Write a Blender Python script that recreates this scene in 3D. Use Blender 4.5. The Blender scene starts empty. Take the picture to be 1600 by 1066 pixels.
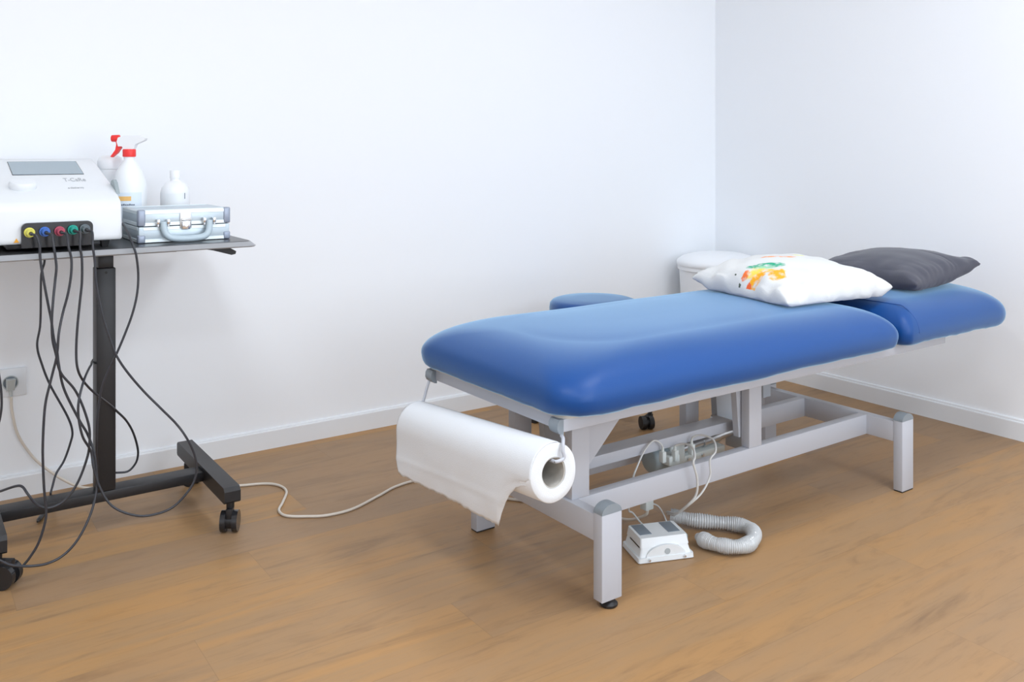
import bpy, bmesh, math, random
from mathutils import Vector, Matrix, noise
random.seed(7)
PI = math.pi
SC = bpy.context.scene
COL = SC.collection

# ------------------------------------------------------------------ camera, world, lights, exposure
cam_d = bpy.data.cameras.new('camera')
cam = bpy.data.objects.new('camera', cam_d)
COL.objects.link(cam)
cam_d.sensor_fit = 'HORIZONTAL'
cam_d.sensor_width = 36.0
cam_d.lens = 1407.04 / 1600 * 36.0
cam_d.shift_x = (800 - 798.09) / 1600
cam_d.shift_y = -(533 - 234.18) / 1600
cam_d.clip_start = 0.05
cam.location = (-1.36492, -1.60321, 1.07576)
cam.rotation_euler = (PI / 2, 0, math.atan2(0.822893, 0.568195) - PI / 2)
SC.camera = cam

w = bpy.data.worlds.new('world')
SC.world = w
w.use_nodes = True
w.node_tree.nodes['Background'].inputs[0].default_value = (0.80, 0.90, 1.0, 1)
w.node_tree.nodes['Background'].inputs[1].default_value = 1.0

def area(name, loc, rot, sx, sy, energy, col):
    d = bpy.data.lights.new(name, 'AREA')
    d.shape = 'RECTANGLE'; d.size = sx; d.size_y = sy
    d.energy = energy; d.color = col
    o = bpy.data.objects.new(name, d)
    COL.objects.link(o)
    o.location = loc; o.rotation_euler = rot
    return o
CEIL = 2.62
PANELS = [(-1.3, -0.55), (0.7, -0.55), (-1.3, -2.2), (0.7, -2.2)]
for i, (x, y) in enumerate(PANELS):
    area('ceiling_panel_light', (x, y, CEIL - 0.035), (0, 0, 0), 0.58, 0.58, 19.0, (0.87, 0.93, 1.0))
# daylight entering by the front window, behind the camera
area('window_daylight', (0.3, -3.42, 1.45), (PI / 2, 0, 0), 2.4, 1.5, 46, (0.83, 0.905, 1.0))

SC.view_settings.view_transform = 'Standard'
SC.view_settings.look = 'None'
SC.view_settings.gamma = 1
SC.view_settings.use_curve_mapping = False
SC.view_settings.exposure = 0.09
SC.cycles.max_bounces = 10
SC.cycles.diffuse_bounces = 6
SC.cycles.use_denoising = True

# ------------------------------------------------------------------ materials
def srgb(r, g, b):
    f = lambda c: (c / 255 / 12.92) if c / 255 <= 0.04045 else ((c / 255 + 0.055) / 1.055) ** 2.4
    return (f(r), f(g), f(b), 1)

def mat(name, col, rough=0.5, metal=0.0, spec=0.5, bump=0.0, bscale=200.0, vary=0.0, **kw):
    m = bpy.data.materials.new(name)
    m.use_nodes = True
    nt = m.node_tree
    b = nt.nodes['Principled BSDF']
    b.inputs['Base Color'].default_value = col
    b.inputs['Roughness'].default_value = rough
    b.inputs['Metallic'].default_value = metal
    b.inputs['Specular IOR Level'].default_value = spec
    for k, v in kw.items():
        b.inputs[k.replace('_', ' ')].default_value = v
    tc = nt.nodes.new('ShaderNodeTexCoord')
    nz = nt.nodes.new('ShaderNodeTexNoise')
    nz.inputs['Scale'].default_value = bscale
    nt.links.new(tc.outputs['Object'], nz.inputs['Vector'])
    if bump:
        bp = nt.nodes.new('ShaderNodeBump')
        bp.inputs['Strength'].default_value = bump
        bp.inputs['Distance'].default_value = 0.001
        nt.links.new(nz.outputs['Fac'], bp.inputs['Height'])
        nt.links.new(bp.outputs['Normal'], b.inputs['Normal'])
    if vary:
        mx = nt.nodes.new('ShaderNodeMix'); mx.data_type = 'RGBA'
        n2 = nt.nodes.new('ShaderNodeTexNoise'); n2.inputs['Scale'].default_value = 3.0
        nt.links.new(tc.outputs['Object'], n2.inputs['Vector'])
        nt.links.new(n2.outputs['Fac'], mx.inputs['Factor'])
        mx.inputs[6].default_value = tuple(c * (1 - vary) for c in col[:3]) + (1,)
        mx.inputs[7].default_value = tuple(min(1, c * (1 + vary)) for c in col[:3]) + (1,)
        nt.links.new(mx.outputs[2], b.inputs['Base Color'])
    return m

M = {}
M['wall'] = mat('wall_paint', (0.895, 0.922, 0.952, 1), 0.75, spec=0.25, bump=0.06, bscale=300)
M['ceil'] = mat('ceiling_paint', (0.88, 0.88, 0.88, 1), 0.9, spec=0.1, bump=0.05)
M['base'] = mat('baseboard_lacquer', (0.80, 0.825, 0.85, 1), 0.35, bump=0.02)
M['white_frame'] = mat('white_powder_coat', (0.50, 0.52, 0.57, 1), 0.38, bump=0.05, bscale=900)
M['grey_frame'] = mat('grey_powder_coat', (0.42, 0.45, 0.49, 1), 0.4, bump=0.05, bscale=900)
M['cap'] = mat('grey_plastic_cap', (0.25, 0.29, 0.325, 1), 0.45, bump=0.03)
M['board'] = mat('board_edge', (0.66, 0.63, 0.57, 1), 0.7, bump=0.2, bscale=400)
M['blue'] = mat('blue_vinyl', (0.001, 0.057, 0.245, 1), 0.44, spec=0.38, bump=0.22, bscale=420,
                vary=0.04, Sheen_Weight=1.0, Sheen_Roughness=0.36, Sheen_Tint=(0.50, 0.78, 1.0, 1))
M['blue_seam'] = mat('blue_seam', (0.02, 0.08, 0.28, 1), 0.5, bump=0.1)
M['paper'] = mat('paper', (0.76, 0.785, 0.81, 1), 0.9, spec=0.1, bump=0.5, bscale=500,
                 Subsurface_Weight=0.0)
M['card'] = mat('cardboard_core', (0.50, 0.48, 0.44, 1), 0.9, bump=0.3)
M['black'] = mat('black_powder_coat', (0.012, 0.012, 0.014, 1), 0.42, spec=0.5, bump=0.06, bscale=800)
M['black_top'] = mat('black_desk_laminate', (0.03, 0.031, 0.034, 1), 0.3, spec=0.6)
M['edge_band'] = mat('grey_edge_band', (0.33, 0.34, 0.355, 1), 0.45)
M['rubber'] = mat('black_rubber', (0.015, 0.015, 0.016, 1), 0.5, bump=0.1)
M['gloss_black'] = mat('glossy_black_plastic', (0.02, 0.02, 0.022, 1), 0.15, bump=0.01)
M['cable'] = mat('black_cable', (0.03, 0.032, 0.04, 1), 0.4, bump=0.05)
M['cable_white'] = mat('cream_cable', (0.66, 0.60, 0.52, 1), 0.45, bump=0.05)
M['cable_grey'] = mat('light_grey_cable', (0.62, 0.63, 0.62, 1), 0.45, bump=0.05)
M['chrome'] = mat('chrome', (0.75, 0.76, 0.78, 1), 0.15, metal=1.0, bump=0.02)
M['steel'] = mat('steel', (0.6, 0.61, 0.62, 1), 0.35, metal=1.0, bump=0.05)
M['alu'] = mat('brushed_aluminium', (0.54, 0.62, 0.67, 1), 0.38, metal=0.45, bump=0.1, bscale=250)
M['alu_edge'] = mat('aluminium_edge', (0.78, 0.85, 0.87, 1), 0.35, metal=0.35, bump=0.03)
M['alu_corner'] = mat('case_corner_grey', (0.30, 0.34, 0.42, 1), 0.35, metal=0.3, bump=0.05)
M['handle_grey'] = mat('case_handle_grey', (0.47, 0.57, 0.63, 1), 0.4, bump=0.05)
M['device'] = mat('white_abs', (0.76, 0.79, 0.815, 1), 0.35, bump=0.02)
M['screen'] = mat('lcd_screen', (0.28, 0.36, 0.41, 1), 0.2, bump=0.01)
M['device_text'] = mat('device_print', (0.38, 0.40, 0.43, 1), 0.5, bump=0.01)
M['yellow'] = mat('yellow_plug', (0.72, 0.68, 0.12, 1), 0.4, bump=0.02)
M['bluep'] = mat('blue_plug', (0.05, 0.16, 0.55, 1), 0.4, bump=0.02)
M['redp'] = mat('dusty_red_plug', (0.45, 0.07, 0.12, 1), 0.4, bump=0.02)
M['greenp'] = mat('green_plug', (0.0, 0.33, 0.26, 1), 0.4, bump=0.02)
M['greyp'] = mat('grey_plug', (0.12, 0.15, 0.17, 1), 0.4, bump=0.02)
M['red'] = mat('red_plastic', (0.85, 0.035, 0.03, 1), 0.4, bump=0.02)
M['bottle'] = mat('translucent_white_plastic', (0.84, 0.87, 0.89, 1), 0.35, bump=0.02)
M['bottle_white'] = mat('white_bottle_plastic', (0.85, 0.87, 0.89, 1), 0.35, bump=0.02)
M['label'] = mat('label_paper', (0.72, 0.80, 0.88, 1), 0.6, bump=0.05)
M['label_or'] = mat('label_orange', (0.85, 0.50, 0.16, 1), 0.6, bump=0.05)
M['ink'] = mat('dark_ink', (0.12, 0.15, 0.2, 1), 0.6, bump=0.05)
M['orange'] = mat('warning_orange', (0.9, 0.42, 0.03, 1), 0.5, bump=0.02)
M['pedal'] = mat('white_pedal_plastic', (0.78, 0.82, 0.84, 1), 0.4, bump=0.03)
M['pedal_grey'] = mat('grey_pedal_button', (0.20, 0.24, 0.28, 1), 0.5, bump=0.05)
M['pedal_dot'] = mat('pale_grey_disc', (0.42, 0.47, 0.49, 1), 0.5, bump=0.02)
M['motor'] = mat('motor_grey', (0.33, 0.39, 0.41, 1), 0.5, bump=0.1)
M['motor_white'] = mat('motor_cream', (0.62, 0.66, 0.64, 1), 0.5, bump=0.1)
M['hose'] = mat('clear_corrugated_hose', (0.66, 0.68, 0.69, 1), 0.2, bump=0.3, bscale=60, Transmission_Weight=0.25, Coat_Weight=0.5)
M['dark_pillow'] = mat('charcoal_cotton', (0.074, 0.076, 0.098, 1), 0.9, spec=0.15, bump=0.8, bscale=350,
                       Sheen_Weight=0.25)
M['socket'] = mat('socket_white', (0.78, 0.81, 0.84, 1), 0.35, bump=0.02)
M['plug'] = mat('plug_grey', (0.50, 0.54, 0.54, 1), 0.4, bump=0.03)
M['bin'] = mat('white_bin_plastic', (0.86, 0.88, 0.90, 1), 0.3, bump=0.03)
M['glass'] = mat('window_glass', (1, 1, 1, 1), 0.0, Transmission_Weight=1.0)

def math_node(nt, op, a, b=None, c=None):
    n = nt.nodes.new('ShaderNodeMath'); n.operation = op
    for i, v in enumerate((a, b, c)):
        if v is None: continue
        if isinstance(v, (int, float)): n.inputs[i].default_value = v
        else: nt.links.new(v, n.inputs[i])
    return n.outputs[0]

def floor_material():
    m = bpy.data.materials.new('oak_vinyl_planks')
    m.use_nodes = True
    nt = m.node_tree; L = nt.links
    b = nt.nodes['Principled BSDF']
    tc = nt.nodes.new('ShaderNodeTexCoord')
    sp = nt.nodes.new('ShaderNodeSeparateXYZ'); L.new(tc.outputs['Object'], sp.inputs[0])
    PW, PL = 0.1815, 1.33
    ry = math_node(nt, 'DIVIDE', math_node(nt, 'SUBTRACT', sp.outputs[1], 0.053), PW)
    row = math_node(nt, 'FLOOR', ry)
    fy = math_node(nt, 'FRACT', ry)
    off = math_node(nt, 'ADD', math_node(nt, 'MULTIPLY', row, 0.59), 0.798)
    rx = math_node(nt, 'SUBTRACT', math_node(nt, 'DIVIDE', sp.outputs[0], PL), off)
    colx = math_node(nt, 'FLOOR', rx)
    fx = math_node(nt, 'FRACT', rx)
    cid = nt.nodes.new('ShaderNodeCombineXYZ')
    L.new(row, cid.inputs[0]); L.new(colx, cid.inputs[1])
    wn = nt.nodes.new('ShaderNodeTexWhiteNoise'); wn.noise_dimensions = '2D'
    L.new(cid.outputs[0], wn.inputs['Vector'])
    # grain vector, shifted per plank
    gv = nt.nodes.new('ShaderNodeCombineXYZ')
    L.new(math_node(nt, 'ADD', math_node(nt, 'MULTIPLY', sp.outputs[0], 1.0), math_node(nt, 'MULTIPLY', wn.outputs['Value'], 37.0)), gv.inputs[0])
    L.new(math_node(nt, 'MULTIPLY', sp.outputs[1], 7.0), gv.inputs[1])
    L.new(math_node(nt, 'MULTIPLY', wn.outputs['Value'], 11.0), gv.inputs[2])
    def nz(scale, detail, rough, dist=0.0):
        n = nt.nodes.new('ShaderNodeTexNoise')
        n.inputs['Scale'].default_value = scale; n.inputs['Detail'].default_value = detail
        n.inputs['Roughness'].default_value = rough; n.inputs['Distortion'].default_value = dist
        L.new(gv.outputs[0], n.inputs['Vector'])
        return n.outputs['Fac']
    n1 = nz(1.9, 6, 0.6, 1.2)      # broad cloudy streaks
    n2 = nz(7, 8, 0.7, 0.8)        # fine grain
    n3 = nz(1.3, 3, 0.5, 1.5)      # tonal drift
    def mixc(fac, c1, c2):
        x = nt.nodes.new('ShaderNodeMix'); x.data_type = 'RGBA'
        if isinstance(fac, float): x.inputs['Factor'].default_value = fac
        else: L.new(fac, x.inputs['Factor'])
        for i, c in ((6, c1), (7, c2)):
            if isinstance(c, tuple): x.inputs[i].default_value = c
            else: L.new(c, x.inputs[i])
        return x.outputs[2]
    def ramp(v, lo, hi):
        r = nt.nodes.new('ShaderNodeMapRange'); r.inputs[1].default_value = lo; r.inputs[2].default_value = hi
        r.interpolation_type = 'SMOOTHSTEP'
        L.new(v, r.inputs[0]); return r.outputs[0]
    c = mixc(ramp(n3, 0.3, 0.7), FLOOR_A, FLOOR_B)
    c = mixc(math_node(nt, 'MULTIPLY', wn.outputs['Value'], 0.75), c, FLOOR_C)
    c = mixc(math_node(nt, 'MULTIPLY', ramp(n1, 0.50, 0.78), 0.55), c, FLOOR_D)
    c = mixc(math_node(nt, 'MULTIPLY', ramp(n2, 0.48, 0.76), 0.34), c, FLOOR_D)
    # thin seams
    ey = math_node(nt, 'MULTIPLY', math_node(nt, 'MINIMUM', fy, math_node(nt, 'SUBTRACT', 1.0, fy)), PW)
    ex = math_node(nt, 'MULTIPLY', math_node(nt, 'MINIMUM', fx, math_node(nt, 'SUBTRACT', 1.0, fx)), PL)
    e = math_node(nt, 'MINIMUM', ex, ey)
    seam = math_node(nt, 'LESS_THAN', e, 0.0007)
    c = mixc(math_node(nt, 'MULTIPLY', seam, 0.30), c, (0.13, 0.08, 0.05, 1))
    L.new(c, b.inputs['Base Color'])
    b.inputs['Roughness'].default_value = 0.46
    b.inputs['Specular IOR Level'].default_value = 0.35
    bp = nt.nodes.new('ShaderNodeBump'); bp.inputs['Strength'].default_value = 0.12; bp.inputs['Distance'].default_value = 0.0008
    L.new(n2, bp.inputs['Height']); L.new(bp.outputs['Normal'], b.inputs['Normal'])
    return m
FLOOR_A = (0.445, 0.240, 0.086, 1)
FLOOR_B = (0.375, 0.224, 0.103, 1)
FLOOR_C = (0.305, 0.200, 0.120, 1)
FLOOR_D = (0.165, 0.098, 0.054, 1)
M['floor'] = floor_material()

def pillow_material():
    """white cotton with a splashed print of green, orange and yellow"""
    m = mat('white_cotton_print', (0.70, 0.71, 0.705, 1), 0.9, spec=0.1, bump=0.6, bscale=350)
    nt = m.node_tree; L = nt.links
    b = nt.nodes['Principled BSDF']
    tc = nt.nodes.new('ShaderNodeTexCoord')
    nz = nt.nodes.new('ShaderNodeTexNoise'); nz.inputs['Scale'].default_value = 38; nz.inputs['Detail'].default_value = 4
    L.new(tc.outputs['Object'], nz.inputs['Vector'])
    sub = nt.nodes.new('ShaderNodeVectorMath'); sub.operation = 'SUBTRACT'; sub.inputs[1].default_value = (.5, .5, .5)
    L.new(nz.outputs['Color'], sub.inputs[0])
    sc = nt.nodes.new('ShaderNodeVectorMath'); sc.operation = 'SCALE'; sc.inputs['Scale'].default_value = 0.030
    L.new(sub.outputs[0], sc.inputs[0])
    ad = nt.nodes.new('ShaderNodeVectorMath'); ad.operation = 'ADD'
    L.new(tc.outputs['Object'], ad.inputs[0]); L.new(sc.outputs[0], ad.inputs[1])
    sp = nt.nodes.new('ShaderNodeSeparateXYZ'); L.new(ad.outputs[0], sp.inputs[0])
    n2 = nt.nodes.new('ShaderNodeTexNoise'); n2.inputs['Scale'].default_value = 45; n2.inputs['Detail'].default_value = 5
    L.new(tc.outputs['Object'], n2.inputs['Vector'])
    spo = nt.nodes.new('ShaderNodeSeparateXYZ'); L.new(tc.outputs['Object'], spo.inputs[0])
    top = math_node(nt, 'GREATER_THAN', spo.outputs[2], 0.0)
    cur = (0.70, 0.71, 0.705, 1)
    for (cx, cy, rx, ry, ang, col, dens) in PRINT:
        ca, sa = math.cos(ang), math.sin(ang)
        dx = math_node(nt, 'SUBTRACT', sp.outputs[0], cx); dy = math_node(nt, 'SUBTRACT', sp.outputs[1], cy)
        u = math_node(nt, 'DIVIDE', math_node(nt, 'ADD', math_node(nt, 'MULTIPLY', dx, ca), math_node(nt, 'MULTIPLY', dy, sa)), rx)
        v = math_node(nt, 'DIVIDE', math_node(nt, 'SUBTRACT', math_node(nt, 'MULTIPLY', dy, ca), math_node(nt, 'MULTIPLY', dx, sa)), ry)
        r2 = math_node(nt, 'ADD', math_node(nt, 'MULTIPLY', u, u), math_node(nt, 'MULTIPLY', v, v))
        mr = nt.nodes.new('ShaderNodeMapRange'); mr.inputs[1].default_value = 1.15; mr.inputs[2].default_value = 0.75
        L.new(r2, mr.inputs[0])
        fac = math_node(nt, 'MULTIPLY', math_node(nt, 'MULTIPLY', mr.outputs[0], top), dens)
        nf = nt.nodes.new('ShaderNodeMapRange'); nf.inputs[1].default_value = 0.32; nf.inputs[2].default_value = 0.55
        L.new(n2.outputs['Fac'], nf.inputs[0])
        fac = math_node(nt, 'MULTIPLY', fac, nf.outputs[0])
        x = nt.nodes.new('ShaderNodeMix'); x.data_type = 'RGBA'
        L.new(fac, x.inputs['Factor'])
        if isinstance(cur, tuple): x.inputs[6].default_value = cur
        else: L.new(cur, x.inputs[6])
        x.inputs[7].default_value = col
        cur = x.outputs[2]
    L.new(cur, b.inputs['Base Color'])
    return m
# print blotches in the pillow's own plane: centre, radii, angle, colour, density
PRINT = [
    (-0.150, -0.062, 0.062, 0.016, -0.95, (0.93, 0.55, 0.12, 1), 1.0),
    (-0.190, -0.052, 0.030, 0.020, -0.4, (0.93, 0.42, 0.03, 1), 1.0),
    (-0.150, -0.105, 0.032, 0.026, 0.4, (0.93, 0.40, 0.04, 1), 1.0),
    (-0.165, -0.025, 0.020, 0.030, 0.9, (0.90, 0.68, 0.12, 1), 0.9),
    (-0.120, -0.025, 0.060, 0.022, 2.4, (0.05, 0.40, 0.24, 1), 1.0),
    (-0.135, -0.035, 0.030, 0.014, 2.4, (0.35, 0.66, 0.42, 1), 0.9),
    (-0.186, -0.003, 0.012, 0.013, 0.0, (0.88, 0.20, 0.06, 1), 1.0),
    (-0.205, -0.030, 0.008, 0.010, 0.0, (0.85, 0.15, 0.05, 1), 1.0),
    (-0.030, 0.020, 0.060, 0.012, 2.5, (0.88, 0.32, 0.08, 1), 0.9),
    (0.050, 0.010, 0.022, 0.016, 0.0, (0.78, 0.80, 0.15, 1), 0.9),
    (-0.194, 0.041, 0.004, 0.004, 0.0, (0.10, 0.12, 0.10, 1), 1.0),
    (-0.204, 0.007, 0.003, 0.006, 0.0, (0.10, 0.12, 0.10, 1), 1.0),
]
M['print_pillow'] = pillow_material()

# ------------------------------------------------------------------ helpers
def obj(name, me, m=None, parent=None, smooth=None):
    """link mesh/bmesh as one object"""
    if isinstance(me, bmesh.types.BMesh):
        bm = me
        bmesh.ops.recalc_face_normals(bm, faces=bm.faces[:])
        me = bpy.data.meshes.new(name)
        bm.to_mesh(me); bm.free()
    o = bpy.data.objects.new(name, me)
    COL.objects.link(o)
    if m is not None and len(me.materials) == 0: me.materials.append(M[m] if isinstance(m, str) else m)
    if smooth is not None:
        for p in me.polygons: p.use_smooth = True
        if smooth < 180:
            me.set_sharp_from_angle(angle=math.radians(smooth))
    if parent: o.parent = parent
    return o

def thing(name, label, cat, loc=(0, 0, 0), rotz=0.0, group=None):
    o = bpy.data.objects.new(name, None)
    COL.objects.link(o)
    o.empty_display_size = 0.05
    o.location = loc; o.rotation_euler = (0, 0, rotz)
    o['label'] = label; o['category'] = cat
    if group: o['group'] = group
    return o
def tag(o, label, cat, group=None):
    o['label'] = label; o['category'] = cat
    if group: o['group'] = group
    return o
def struct(name, bm, m, smooth=None):
    o = obj(name, bm, m, smooth=smooth); o['kind'] = 'structure'; return o

def box(bm, x0, y0, z0, x1, y1, z1, bev=0.0, seg=2, mtx=None):
    t = bmesh.new()
    bmesh.ops.create_cube(t, size=1.0)
    for v in t.verts:
        v.co = Vector(((x0 + x1) / 2 + v.co.x * (x1 - x0), (y0 + y1) / 2 + v.co.y * (y1 - y0), (z0 + z1) / 2 + v.co.z * (z1 - z0)))
    if bev > 0:
        bmesh.ops.bevel(t, geom=t.edges[:], offset=bev, segments=seg, affect='EDGES', profile=0.5)
    if mtx is not None: bmesh.ops.transform(t, matrix=mtx, verts=t.verts[:])
    merge(bm, t)

def merge(bm, t):
    me = bpy.data.meshes.new('tmp'); t.to_mesh(me); t.free(); bm.from_mesh(me); bpy.data.meshes.remove(me)

def bbox(x0, y0, z0, x1, y1, z1, bev=0.0, seg=2, mtx=None):
    bm = bmesh.new(); box(bm, x0, y0, z0, x1, y1, z1, bev, seg, mtx); return bm

def cyl(bm, p0, p1, r0, r1=None, n=24, caps=True):
    r1 = r0 if r1 is None else r1
    p0, p1 = Vector(p0), Vector(p1)
    d = (p1 - p0).normalized()
    a = d.orthogonal().normalized(); b = d.cross(a)
    A = [bm.verts.new(p0 + (a * math.cos(2 * PI * i / n) + b * math.sin(2 * PI * i / n)) * r0) for i in range(n)]
    B = [bm.verts.new(p1 + (a * math.cos(2 * PI * i / n) + b * math.sin(2 * PI * i / n)) * r1) for i in range(n)]
    for i in range(n):
        bm.faces.new((A[i], A[(i + 1) % n], B[(i + 1) % n], B[i]))
    if caps:
        bm.faces.new(A[::-1]); bm.faces.new(B)
    return bm

def catmull(pts, sub=8):
    pts = [Vector(p) for p in pts]
    P = [pts[0] * 2 - pts[1]] + pts + [pts[-1] * 2 - pts[-2]]
    out = []
    for i in range(1, len(P) - 2):
        p0, p1, p2, p3 = P[i - 1], P[i], P[i + 1], P[i + 2]
        for s in range(sub):
            t = s / sub
            out.append(0.5 * ((2 * p1) + (-p0 + p2) * t + (2 * p0 - 5 * p1 + 4 * p2 - p3) * t * t + (-p0 + 3 * p1 - 3 * p2 + p3) * t ** 3))
    out.append(pts[-1].copy())
    return out

def tube(bm, pts, r, n=10, sub=8, radf=None):
    P = catmull(pts, sub) if sub else [Vector(p) for p in pts]
    rings = []
    up = None
    for i, p in enumerate(P):
        d = (P[min(i + 1, len(P) - 1)] - P[max(i - 1, 0)])
        if d.length < 1e-9: d = Vector((0, 0, 1))
        d.normalize()
        if up is None: a = d.orthogonal().normalized()
        else:
            a = up - d * up.dot(d)
            a = a.normalized() if a.length > 1e-6 else d.orthogonal().normalized()
        up = a
        b = d.cross(a)
        rr = r if radf is None else radf(i, len(P))
        rings.append([bm.verts.new(p + (a * math.cos(2 * PI * k / n) + b * math.sin(2 * PI * k / n)) * rr) for k in range(n)])
    for A, B in zip(rings, rings[1:]):
        for k in range(n):
            bm.faces.new((A[k], A[(k + 1) % n], B[(k + 1) % n], B[k]))
    bm.faces.new(rings[0][::-1]); bm.faces.new(rings[-1])
    return bm

def lathe(bm, prof, c=(0, 0, 0), n=40, sx=1.0, sy=1.0):
    """prof: list of (r, z)"""
    rings = []
    for r, z in prof:
        if r < 1e-6: rings.append([bm.verts.new((c[0], c[1], c[2] + z))])
        else: rings.append([bm.verts.new((c[0] + sx * r * math.cos(2 * PI * k / n), c[1] + sy * r * math.sin(2 * PI * k / n), c[2] + z)) for k in range(n)])
    for A, B in zip(rings, rings[1:]):
        for k in range(n):
            a0, a1 = A[k % len(A)], A[(k + 1) % len(A)]
            b0, b1 = B[k % len(B)], B[(k + 1) % len(B)]
            f = []
            for v in (a0, a1, b1, b0):
                if v not in f: f.append(v)
            if len(f) > 2: bm.faces.new(f)
    return bm

def prism(bm, poly, y0, y1, axis='y'):
    """extrude a polygon given in (x,z) along y (or (y,z) along x, (x,y) along z)"""
    def P(a, b, t):
        return {'y': (a, t, b), 'x': (t, a, b), 'z': (a, b, t)}[axis]
    A = [bm.verts.new(P(a, b, y0)) for a, b in poly]
    B = [bm.verts.new(P(a, b, y1)) for a, b in poly]
    n = len(poly)
    for i in range(n): bm.faces.new((A[i], A[(i + 1) % n], B[(i + 1) % n], B[i]))
    bm.faces.new(A[::-1]); bm.faces.new(B)
    return bm

def bevel_all(bm, off, seg=2, ang=30):
    es = [e for e in bm.edges if e.is_manifold and e.calc_face_angle(0) > math.radians(ang)]
    bmesh.ops.recalc_face_normals(bm, faces=bm.faces[:])
    bmesh.ops.bevel(bm, geom=es, offset=off, segments=seg, affect='EDGES', profile=0.5)
    return bm

def rrect(x0, x1, y0, y1, radii, n=8):
    """rounded rectangle loop; radii for corners (x0y0, x1y0, x1y1, x0y1)"""
    out = []
    cs = [(x0, y0, 1, 1, PI), (x1, y0, -1, 1, 1.5 * PI), (x1, y1, -1, -1, 0), (x0, y1, 1, -1, 0.5 * PI)]
    for (cx, cy, sx, sy, a0), r in zip(cs, radii):
        ox, oy = cx + sx * r, cy + sy * r
        for k in range(n + 1):
            a = a0 + k / n * PI / 2
            out.append((ox + r * math.cos(a), oy + r * math.sin(a)))
    return out

def text_mesh(name, s, size, m, parent, mtx, extrude=0.0002):
    cu = bpy.data.curves.new(name, 'FONT')
    cu.body = s; cu.size = size; cu.extrude = extrude
    t = bpy.data.objects.new(name, cu)
    COL.objects.link(t)
    dg = bpy.context.evaluated_depsgraph_get(); dg.update()
    me = bpy.data.meshes.new_from_object(t.evaluated_get(dg))
    COL.objects.unlink(t); bpy.data.objects.remove(t)
    me.transform(mtx)
    me.materials.clear()
    return obj(name, me, m, parent)

# ------------------------------------------------------------------ the room
XW0, XW1, YW0, YW1 = -3.0, 2.083, -3.5, 1.565
bm = bmesh.new()
bmesh.ops.create_grid(bm, x_segments=1, y_segments=1, size=1)
for v in bm.verts: v.co = Vector((XW0 - 0.1 if v.co.x < 0 else XW1 + 0.1, YW0 - 0.1 if v.co.y < 0 else YW1 + 0.1, 0))
struct('floor', bm, 'floor')
struct('ceiling', bbox(XW0 - 0.1, YW0 - 0.1, CEIL, XW1 + 0.1, YW1 + 0.1, CEIL + 0.1), 'ceil')
struct('wall_back', bbox(XW0 - 0.1, YW1, -0.02, XW1 + 0.1, YW1 + 0.1, CEIL), 'wall')
struct('wall_right', bbox(XW1, YW0, -0.02, XW1 + 0.1, YW1, CEIL), 'wall')
struct('wall_left', bbox(XW0 - 0.1, YW0, -0.02, XW0, YW1, CEIL), 'wall')
bm = bmesh.new()
WX0, WX1, WZ0, WZ1 = -1.0, 1.6, 0.6, 2.3
box(bm, XW0, YW0 - 0.1, -0.02, WX0, YW0, CEIL); box(bm, WX1, YW0 - 0.1, -0.02, XW1, YW0, CEIL)
box(bm, WX0, YW0 - 0.1, -0.02, WX1, YW0, WZ0); box(bm, WX0, YW0 - 0.1, WZ1, WX1, YW0, CEIL)
struct('wall_front', bm, 'wall')
bm = bmesh.new()
for (a, b, c, d) in ((WX0, WZ0, WX1, WZ0 + .05), (WX0, WZ1 - .05, WX1, WZ1), (WX0, WZ0 + .05, WX0 + .05, WZ1 - .05), (WX1 - .05, WZ0 + .05, WX1, WZ1 - .05), (.275, WZ0 + .05, .325, WZ1 - .05)):
    box(bm, a, YW0 - .08, b, c, YW0 - .03, d)
struct('window_1', bm, 'base')
# baseboards: flat board with a fine double bead on top
def base_profile():
    return [(0, 0), (0.012, 0), (0.012, 0.0625), (0.0105, 0.066), (0.0075, 0.0665), (0.0075, 0.069), (0.0050, 0.0715), (0.0, 0.0725)]
bm = bmesh.new(); prism(bm, [(YW1 - a, b) for a, b in base_profile()], XW0, XW1 - 0.012, 'x'); struct('baseboard_back', bm, 'base')
bm = bmesh.new(); prism(bm, [(XW1 - a, b) for a, b in [(0, 0), (0.013, 0), (0.013, 0.0655), (0.0115, 0.0690), (0.0085, 0.0700), (0.0085, 0.0720), (0.0075, 0.0765), (0.0045, 0.0785), (0.0, 0.0790)]], YW0, YW1, 'y'); struct('baseboard_right', bm, 'base')
bm = bmesh.new(); prism(bm, [(XW0 + a, b) for a, b in base_profile()], YW0, YW1 - 0.012, 'y'); struct('baseboard_left', bm, 'base')
for x, y in PANELS:
    t = thing('ceiling_light', 'square white recessed ceiling light panel overhead', 'ceiling light', (x, y, CEIL), 0, 'ceiling light panels')
    bm = bmesh.new()
    for (a, b, c, d) in ((-.31, -.31, .31, -.29), (-.31, .29, .31, .31), (-.31, -.29, -.29, .29), (.29, -.29, .31, .29)):
        box(bm, a, b, -.02, c, d, 0)
    obj('frame', bm, 'base', t)

# ------------------------------------------------------------------ treatment table
TROT = 0.01582
table = thing('treatment_table', 'white steel-framed treatment table with long blue padded top on four legs', 'treatment table', (0, 0, 0), TROT)

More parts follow.
